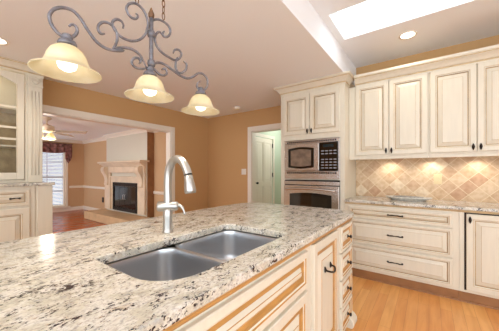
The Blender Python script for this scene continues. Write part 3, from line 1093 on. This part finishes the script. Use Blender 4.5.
# sink cabinet
sc = thing('sink_cabinet', (IF, 0.76, 0), 'cream glazed island cabinet below the sink, false drawer over two doors', 'cabinet')
hollow(sc, 0.19, 1.275)
F = frame('E', IF, 0.19, 0)
GM = ('cream', 'amber', 'glaze_deep')
raised(F, 1.01, 0.19, fw=0.042, u=0.03, v=0.645, name='false_drawer', parent=sc, mats=GM, gw=0.027)
d = raised(F, 0.50, 0.50, u=0.03, v=0.125, parent=sc, mats=GM, gw=0.027)
knob(F, 0.50, 0.56, 0.021, parent=d, drop=True)
d = raised(F, 0.50, 0.50, u=0.54, v=0.125, parent=sc, mats=GM, gw=0.027)
knob(F, 0.57, 0.56, 0.021, parent=d, drop=True)
# narrow tall door (pull-out)
pc = thing('pullout_cabinet', (IF, 1.53, 0), 'cream glazed island cabinet with one tall door and curved pull, between sink and drawer stack', 'cabinet')
hollow(pc, 1.276, 1.80)
F = frame('E', IF, 1.276, 0)
d = raised(F, 0.445, 0.728, u=0.035, v=0.115, parent=pc, mats=GM, gw=0.027)
FH = frame('E', IF, 1.276, 0)
# horizontal arched pull set high on the door
pts = smooth_path([FH(0.20, 0.655, 0.02), FH(0.20, 0.652, 0.045), FH(0.22, 0.645, 0.058), FH(0.25, 0.638, 0.062), FH(0.28, 0.645, 0.058), FH(0.30, 0.652, 0.045), FH(0.30, 0.655, 0.02)], 4)
mm = MB().tube(pts, 0.006, 8)
for u in (0.20, 0.30):
    mm.tube([FH(u, 0.64, 0.021), FH(u, 0.655, 0.026), FH(u, 0.675, 0.021)], [0.004, 0.010, 0.004], 8)
mm.build('handle', 'black', d)
# drawer stack
dc = thing('drawer_cabinet', (IF, 2.0, 0), 'cream glazed island cabinet with four stacked knobbed drawers at the far end', 'cabinet')
hollow(dc, 1.801, cyend)
F = frame('E', IF, 1.801, 0)
for k in range(4):
    d = raised(F, 0.30, 0.188, fw=0.034, u=0.045, v=0.056 + 0.2 * k, name='drawer', parent=dc, mats=GM, gw=0.027)
    knob(F, 0.195, 0.056 + 0.2 * k + 0.094, 0.02, parent=d, r=0.013)
# carved foot at the corner
ft = [(0, 0), (0.03, 0), (0.05, 0.02), (0.052, 0.05), (0.035, 0.075), (0.02, 0.085), (0, 0.099)]
MB().loft([[(IF - 0.05 + d_ + 0.0, y, z) for d_, z in [(0, 0), (0.085, 0), (0.10, 0.02), (0.098, 0.05), (0.08, 0.075), (0.06, 0.09), (0, 0.0985)]] for y in (2.06, cyend + 0.01)], smooth=False).build('foot', 'cream', dc, bevel=0.004)
# cabinet nearest the camera (below the frame) so the top is carried
nc = thing('island_cabinet', (IF, -0.25, 0), 'cream island cabinet nearest the camera, mostly hidden below the granite', 'cabinet')
hollow(nc, -0.70, 0.189)
F = frame('E', IF, -0.70, 0)
raised(F, 0.42, 0.71, u=0.02, v=0.125, parent=nc, mats=GM, gw=0.027)
raised(F, 0.42, 0.71, u=0.45, v=0.125, parent=nc, mats=GM, gw=0.027)
o = moulding('edge_moulding', [(IF + 0.001, -0.70), (IF + 0.001, cyend), (-1.5, cyend)][:2], [(0, 0.846), (0.004, 0.846), (0.010, 0.856), (0.010, 0.862), (0.016, 0.868), (0.016, 0.8775), (0, 0.8775)], ['amber', 'glaze_dark'], None, [0, 0, 0, 1, 0, 0, 0])
tag(o, 'amber wood moulding strip under the island granite edge', 'moulding')

# sink
sk = thing('kitchen_sink', (-0.825, 0.8, 0.878), 'stainless undermount double-bowl sink in the island granite', 'sink')
DIV = 0.775
bowls = [(SKX0 - 0.004, SKX1 + 0.004, SKY0 - 0.004, DIV - 0.012), (SKX0 - 0.004, SKX1 + 0.004, DIV + 0.012, SKY1 + 0.004)]
for (a, b_, c_, d_) in bowls:
    prof = [(0, 0.872, 0.072), (0.002, 0.865, 0.072), (0.004, 0.84, 0.07), (0.010, 0.74, 0.068), (0.016, 0.705, 0.064), (0.03, 0.69, 0.055), (0.06, 0.684, 0.04)]
    rings = [rrect(a + i, b_ - i, c_ + i, d_ - i, (r, r, r, r + (0.08 if c_ < 0.6 else 0)), z, 6) for i, z, r in prof]
    # outer skin
    orings = [rrect(a - 0.003 + i, b_ + 0.003 - i, c_ - 0.003 + i, d_ + 0.003 - i, r, z - (0.003 if k_ > 3 else 0), 6) for k_, (i, z, r) in enumerate(prof)]
    mm = MB()
    mm.loft(rings, cap0=False, cap1=True)
    bo = mm.build('bowl', 'sink', sk)
    MB().lathe(((a + b_) / 2 - 0.03, (c_ + d_) / 2, 0.6845), [(0.045, 0), (0.045, 0.003), (0.036, 0.002), (0.03, -0.0005)], 24).build('drain', 'nickel', sk)
# rim flange: strip around each bowl and the divider top
mm = MB()
for (a, b_, c_, d_) in bowls:
    e = 0.0118
    mm.loft([rrect(a, b_, c_, d_, 0.072, 0.872, 6), rrect(a - e, b_ + e, c_ - e, d_ + e, 0.074, 0.8745, 6)], cap0=False, cap1=False)
mm.build('rim', 'sink', sk)

# faucet
fxx, fyy = -1.172, 0.842
fc = thing('faucet', (fxx, fyy, GZ), 'tall satin nickel gooseneck pull-down faucet behind the sink', 'faucet')
MB().lathe((fxx, fyy, GZ), [(0.031, 0), (0.031, 0.004), (0.029, 0.010), (0.0265, 0.014), (0.0255, 0.02), (0.0258, 0.085), (0.0258, 0.12), (0.022, 0.128)], 24).build('base', 'nickel', fc)
gp = smooth_path([(fxx, fyy, 1.03), (fxx, fyy, 1.11), (fxx, fyy, 1.19), (fxx + 0.007, fyy, 1.25), (fxx + 0.032, fyy, 1.297), (fxx + 0.08, fyy, 1.318), (fxx + 0.127, fyy, 1.30), (fxx + 0.157, fyy, 1.262), (fxx + 0.170, fyy, 1.235)], 6)
MB().tube(gp, 0.0212, 18).build('spout', 'nickel', fc)
hd = (fxx + 0.173, fyy)
MB().tube([(fxx + 0.1695, fyy, 1.236), (fxx + 0.171, fyy, 1.231)], 0.0218, 18).build('collar', 'gap', fc)
MB().tube([(fxx + 0.171, fyy, 1.231), (fxx + 0.176, fyy, 1.21), (fxx + 0.182, fyy, 1.18), (fxx + 0.187, fyy, 1.152), (fxx + 0.189, fyy, 1.14)], [0.021, 0.023, 0.027, 0.030, 0.027], 20).build('spray_head', 'nickel', fc)
# side valve body with lever
u = Vector((0.66, 0.75, 0)).normalized()
c = Vector((fxx, fyy, 1.058))
mm = MB().tube([c - u * 0.056, c - u * 0.05, c + u * 0.048, c + u * 0.056], [0.02, 0.0275, 0.026, 0.018], 18)
mm.build('valve_body', 'nickel', fc)
MB().tube(smooth_path([c + u * 0.045, c + u * 0.062 + Vector((0, 0, 0.002)), c + u * 0.072 + Vector((0.012, 0, -0.012)), c + u * 0.080 + Vector((0.02, 0, -0.048))], 4), [0.011] * 5 + [0.009] * 4 + [0.006] * 4, 10).build('lever', 'nickel', fc)

# ============================================================ PENDANT LIGHT over the island
PX = -1.07
S36, C36 = math.sin(math.radians(36)), math.cos(math.radians(36))
def pl_pt(u_, v_):
    a = u_ - 249.5
    rx, ry, rz = (-247 * S36 + a * C36, 247 * C36 + a * S36, 171.6 - v_)
    t = PX / rx
    return (PX, ry * t, 1.25 + rz * t)
i3 = lambda L_: [pl_pt(20 + x / 3.68, y / 3.68) for x, y in L_]
i4 = lambda L_: [pl_pt(100 + x / 2.758, y / 2.758) for x, y in L_]
i6 = lambda L_: [pl_pt(100 + x / 4.158, y / 4.158) for x, y in L_]
ch = thing('chandelier', (PX, 0.66, CH), 'wrought iron scroll island pendant with three bell glass shades', 'chandelier')
CY = 0.677
MB().tube([(PX, CY, 1.715), (PX, CY, 1.80), (PX, CY, 1.98)], 0.0095, 12).build('stem', 'iron', ch)
MB().lathe((PX, CY, 1.98), [(0.010, 0), (0.013, 0.008), (0.014, 0.02), (0.008, 0.035), (0.002, 0.05)], 14).build('finial', 'rust', ch)
def scroll(pts, r=0.0065, name='scroll', n=6, mtl='iron'):
    p = smooth_path(pts, n)
    k = len(p)
    # keep the ironwork slightly flattened strap feel with tapered ends
    R = [r * 0.87 * min(1, 0.55 + 4.0 * min(i, k - 1 - i) / k) for i in range(k)]
    return MB().tube(p, R, 10).build(name, mtl, ch)
A = i3([(180, 97), (192, 90), (205, 97), (211, 112), (204, 128), (188, 137), (168, 137), (140, 122), (117, 92), (108, 60), (122, 36), (155, 28), (192, 38), (222, 68), (250, 112), (280, 152), (312, 176), (345, 186), (380, 186)])
A2 = i4([(40, 134), (68, 132), (92, 138), (110, 152), (120, 170), (128, 186)])
scroll(A + A2[0:], name='main_arm', r=0.007)
B = i3([(312, 124), (298, 124), (288, 110), (290, 92), (305, 82), (328, 86), (347, 103), (357, 128), (357, 150), (350, 168), (340, 182)])
scroll(B)
Cc = i6([(95, 118), (97, 104), (88, 88), (70, 80), (54, 88), (52, 106), (66, 132), (92, 156), (128, 170), (162, 166), (186, 146), (197, 118), (198, 88), (188, 56), (170, 30), (146, 14), (122, 16), (110, 34), (116, 56), (132, 74), (150, 78), (158, 66), (148, 56)])
scroll(Cc)
Dd = i6([(212, 108), (214, 92), (226, 82), (246, 82), (270, 94), (288, 114), (292, 136), (282, 152), (266, 152), (260, 140), (268, 130)])
scroll(Dd)
Ee = i4([(174, 100), (164, 88), (154, 96), (152, 112), (158, 130), (172, 146), (190, 158), (206, 166), (218, 162), (224, 150), (218, 138), (206, 138), (202, 147)])
scroll(Ee)
Ff = i4([(214, 158), (209, 172), (209, 188), (216, 200), (228, 200), (238, 190), (238, 177), (230, 169)])
scroll(Ff)
G1 = i4([(140, 188), (146, 178), (160, 173), (178, 178), (198, 192), (220, 208), (240, 216), (256, 212), (272, 202), (286, 206), (296, 220), (296, 236), (288, 248), (276, 250), (268, 240), (270, 228), (278, 224)])
scroll(G1, name='main_arm', r=0.007)
G2 = i4([(128, 188), (114, 190), (98, 186), (88, 174), (92, 162), (104, 160), (112, 168), (108, 176)])
scroll(G2)
G3 = i4([(146, 186), (154, 196), (166, 206), (178, 208), (185, 200), (180, 190), (170, 192)])
scroll(G3)
# hub collars on the stem
for z in (1.905, 1.765):
    MB().lathe((PX, CY, z), [(0.009, -0.016), (0.017, -0.012), (0.019, 0), (0.017, 0.012), (0.009, 0.016)], 16).build('collar', 'iron', ch)
# shades
for (sy, sz) in ((0.339, 1.611), (0.670, 1.604), (0.992, 1.597)):
    c = (PX, sy, sz)
    MB().lathe(c, [(0.109, 0.0), (0.108, 0.005), (0.098, 0.010), (0.084, 0.017), (0.073, 0.027), (0.066, 0.042), (0.060, 0.062), (0.050, 0.080), (0.034, 0.093), (0.018, 0.097),
                   (0.018, 0.0935), (0.032, 0.0895), (0.047, 0.077), (0.0565, 0.060), (0.0625, 0.041), (0.0695, 0.0245), (0.081, 0.0135), (0.096, 0.0065), (0.105, 0.001)], 40, cap0=False, cap1=False).add([], []).build('lamp_shade', 'shade', ch)
    MB().lathe(c, [(0.012, 0.075), (0.020, 0.062), (0.029, 0.045), (0.031, 0.030), (0.026, 0.016), (0.012, 0.007)], 20).build('bulb', 'bulb', ch)
    MB().lathe(c, [(0.008, 0.142), (0.016, 0.138), (0.018, 0.128), (0.014, 0.122), (0.026, 0.116), (0.030, 0.106), (0.030, 0.101), (0.012, 0.0965)], 20).build('shade_cap', 'iron', ch)
    lamp('pendant_lamp', 'SPOT', (PX, sy, sz - 0.004), 5, (1, 0.92, 0.78), 0.03, (0, 0, 0), math.radians(150), 0.5)
# chains
def chain(y, z0, name='chain'):
    mm = MB()
    z = z0
    k = 0
    while z < CH - 0.03:
        pts = []
        for i in range(14):
            a = 2 * PI * i / 14
            w_, h_ = 0.0075 * math.cos(a), 0.019 * math.sin(a)
            pts.append((PX + (w_ if k % 2 else 0), y + (0 if k % 2 else w_), z + 0.019 + h_))
        mm.tube(pts, 0.0023, 6, closed=True)
        z += 0.031
        k += 1
    return mm.build(name, 'rust', ch)
pa = pl_pt(163.5, 20)
pb = pl_pt(137, 4)
chain(pa[1], pa[2])
chain(pb[1], pb[2])
for y in (pa[1], pb[1]):
    MB().lathe((PX, y, CH), [(0.03, -0.0005), (0.03, -0.008), (0.012, -0.02), (0.006, -0.045)], 18).build('ceiling_hook', 'rust', ch)

# ============================================================ RECESSED LIGHTS, DETECTOR, SWITCH
def can(x, y, z, label, p, r=0.085):
    t = thing('recessed_light', (x, y, z), label, 'ceiling light')
    MB().lathe((x, y, z), [(r, -0.0005), (r, -0.006), (r - 0.012, -0.008), (r - 0.02, -0.004), (r - 0.02, -0.0006)], 28, cap0=False, cap1=False).build('trim_ring', 'white', t)
    MB().lathe((x, y, z), [(r - 0.02, -0.001), (r - 0.02, -0.004), (0.02, -0.004)], 28).build('lens', 'canlit', t)
    lamp('can_lamp', 'SPOT', (x, y, z - 0.02), p, (1, 0.88, 0.7), 0.06, (0, 0, 0), math.radians(130), 0.8)
can(-0.183, 3.13, TH, 'round recessed light in the raised ceiling beside the skylight', 14)
can(-3.16, 0.46, CH, 'round recessed light at the left picture edge above the hutch', 22)
can(-2.3, -0.6, CH, 'unseen recessed light added as fill, in the low ceiling', 30)  # added fill lamp out of view, brightens the low-ceiling side
can(-2.6, 2.4, CH, 'recessed light hidden above the corner of the low ceiling', 0.01) if False else None
t = thing('smoke_detector', (-2.88, 3.57, CH), 'small white round smoke detector on the low ceiling', 'smoke detector')
MB().lathe((-2.88, 3.57, CH), [(0.062, -0.0005), (0.062, -0.018), (0.052, -0.034)], 24).build('housing', 'white', t)
MB().lathe((-2.88, 3.57, CH - 0.034), [(0.035, 0), (0.03, -0.008)], 20).build('grille', 'plate', t)
F = frame('S', -3.05, YB, 1.19)
t = thing('light_switch', (-3.0, YB, 1.24), 'cream double light switch left of the hall doorway', 'light switch')
MB().fbox(F, 0, 0.115, 0, 0.115, 0.0005, 0.007).build('cover_plate', 'white', t, bevel=0.002)
for u_ in (0.025, 0.071):
    MB().fbox(F, u_, u_ + 0.02, 0.035, 0.08, 0.007, 0.012).build('toggle', 'white', t, bevel=0.002)

# ============================================================ HUTCH on the left wall
HB = -3.44       # base front
HU = -3.64       # display front
HC = 1.128       # worktop height
hb = thing('sideboard_cabinet', (HB, 0.2, 0), 'cream base of the hutch with drawers above doors and a fluted corner post', 'cabinet')
MB().box(XL + 0.002, HB, -1.4, 0.935, 0.09, HC - 0.031).build('body', 'cream', hb)
MB().box(XL + 0.002, HB - 0.04, -1.4, 0.92, 0, 0.0895).build('toe_kick', 'toe', hb)
F = frame('E', HB, 0, 0)
m = MB().fbox(F, 0.81, 0.945, 0.09, HC - 0.032, 0.0005, 0.022)
m.build('corner_post', 'cream', hb, bevel=0.004)
g = MB()
for u_ in (0.795,):
    g.fbox(F, u_, u_ + 0.004, 0.1, HC - 0.04, 0.0005, 0.002)
g.build('glaze_line', 'glaze_dark', hb)
for a in (-0.45, 0.15):
    d = raised(F, 0.57, 0.165, fw=0.034, u=a + 0.03, v=0.895, name='drawer', parent=hb)
    bar_pull(F, a + 0.315 + 0.17, 0.978, 0.02, 0.07, parent=d)
    raised(F, 0.57, 0.755, fw=0.07, u=a + 0.03, v=0.115, parent=hb)
ht = MB().box(XL + 0.002, HB + 0.035, -1.4, 0.965, HC - 0.03, HC).build('worktop', 'granite', bevel=0.005)
tag(ht, 'narrow granite top of the cream hutch at the left edge', 'worktop')
hu = thing('display_cabinet', (HU, 0.3, HC), 'cream glass-door hutch top with carved pilaster and crown at left', 'cabinet')
X0 = XL + 0.003
m = MB()
ZB, ZT = HC + 0.001, 2.43
m.box(X0, X0 + 0.015, -1.4, 0.91, ZB, ZT)                        # back
m.box(X0 + 0.015, HU, 0.755, 0.91, ZB, ZT)
m.box(X0 + 0.015, HU, -1.4, -1.36, ZB, ZT)
m.box(X0 + 0.015, HU, -1.36, 0.755, ZB, ZB + 0.03)
m.box(X0 + 0.015, HU, -1.36, 0.755, 2.34, ZT)
m.box(X0 + 0.015, HU, 0.10, 0.13, ZB + 0.03, 2.33)
m.build('body', 'cream', hu)
MB().box(X0 + 0.0151, X0 + 0.018, 0.13, 0.755, ZB + 0.03, 1.93).build('shaded_back_panel', 'glaze', hu)  # tan lower back: shade of the unlit cream interior put into colour
for z in (1.52, 1.93):
    MB().box(X0 + 0.019, HU - 0.05, 0.131, 0.754, z, z + 0.018).build('shelf', 'cream', hu)
F = frame('E', HU, 0, 0)
def glass_door(y0, y1):
    """arched top glazed door"""
    w_ = y1 - y0
    zz0, zz1 = ZB + 0.035, 2.32
    fw = 0.065
    m_ = MB()
    m_.fbox(F, y0, y0 + fw, zz0, zz1, 0.0, 0.02)
    m_.fbox(F, y1 - fw, y1, zz0, zz1, 0.0, 0.02)
    m_.fbox(F, y0 + fw, y1 - fw, zz0, zz0 + 0.075, 0.0, 0.02)
    # arched head
    n_ = 16
    arc = []
    for i in range(n_ + 1):
        s = i / n_
        arc.append((y0 + fw + (w_ - 2 * fw) * s, 2.20 + 0.075 * math.sin(PI * s)))
    poly = arc + [(y1 - fw, zz1), (y0 + fw, zz1)]
    m_.loft([[F(a, b_, 0.0) for a, b_ in poly], [F(a, b_, 0.02) for a, b_ in poly]], smooth=False)
    o_ = m_.build('door', 'cream', hu, bevel=0.003)
    b_ = MB()
    for i in (1, 2):
        u_ = y0 + fw + (w_ - 2 * fw) * i / 3
        b_.fbox(F, u_ - 0.009, u_ + 0.009, zz0 + 0.075, 2.262, 0.004, 0.018)
    for z in (1.59, 1.715, 1.935):
        b_.fbox(F, y0 + fw, y1 - fw, z, z + 0.022, 0.004, 0.018)
    b_.build('muntins', 'cream', o_)
    MB().fbox(F, y0 + fw - 0.01, y1 - fw + 0.01, zz0 + 0.07, 2.29, 0.008, 0.011).build('pane', 'glass', o_)
    ln = MB()
    ln.fbox(F, y0 + fw - 0.006, y0 + fw - 0.002, zz0 + 0.07, 2.2, 0.0201, 0.021).fbox(F, y1 - fw + 0.002, y1 - fw + 0.006, zz0 + 0.07, 2.2, 0.0201, 0.021)
    ln.build('glaze_line', 'glaze', o_)
    return o_
glass_door(0.17, 0.747)
raised(F, 0.57, 1.16, u=-0.46, v=ZB + 0.035, parent=hu)
# pilaster with carved capital
F2 = frame('E', HU, 0.778, 0)
m = MB().fbox(F2, 0, 0.125, ZB, 2.215, 0.0005, 0.022)
pil = m.build('pilaster', 'cream', hu, bevel=0.003)
g = MB()
for k in range(3):
    g.tube([F2(0.032 + 0.03 * k, ZB + 0.08, 0.0225), F2(0.032 + 0.03 * k, 2.16, 0.0225)], 0.005, 8)
g.build('flute', 'cream', pil)
cm = MB().fbox(F2, -0.006, 0.131, 2.215, 2.232, 0.0005, 0.034).fbox(F2, -0.004, 0.129, 2.232, 2.318, 0.0005, 0.024).fbox(F2, -0.008, 0.133, 2.318, 2.342, 0.0005, 0.038)
for (a, b_) in ((0.03, 1), (0.095, -1)):
    pts = [F2(a + 0.022 * (1 - i / 18) * math.cos(b_ * i * 0.55), 2.285 + 0.022 * (1 - i / 18) * math.sin(i * 0.55), 0.03) for i in range(16)]
    cm.tube(pts, 0.005, 6)
for k in range(5):
    a = (k - 2) * 0.4
    cm.tube([F2(0.0625, 2.236, 0.026), F2(0.0625 + 0.03 * math.sin(a), 2.236 + 0.04 * math.cos(a), 0.036), F2(0.0625 + 0.042 * math.sin(a), 2.236 + 0.06 * math.cos(a), 0.028)], [0.004, 0.008, 0.003], 6)
cm.build('capital', 'cream', hu)
moulding('crown', [(XL, -1.4), (HU, -1.4), (HU, 0.91), (XL, 0.91)][1:], crown_prof(2.438, 0.095, 0.08), ['cream', 'glaze'], hu, CROWN_M)
lamp('cabinet_fill_lamp', 'POINT', (HU - 0.14, 0.44, 2.28), 1.2, (1, 0.85, 0.62), 0.02)  # added lamp without a fixture, brightens the top compartment
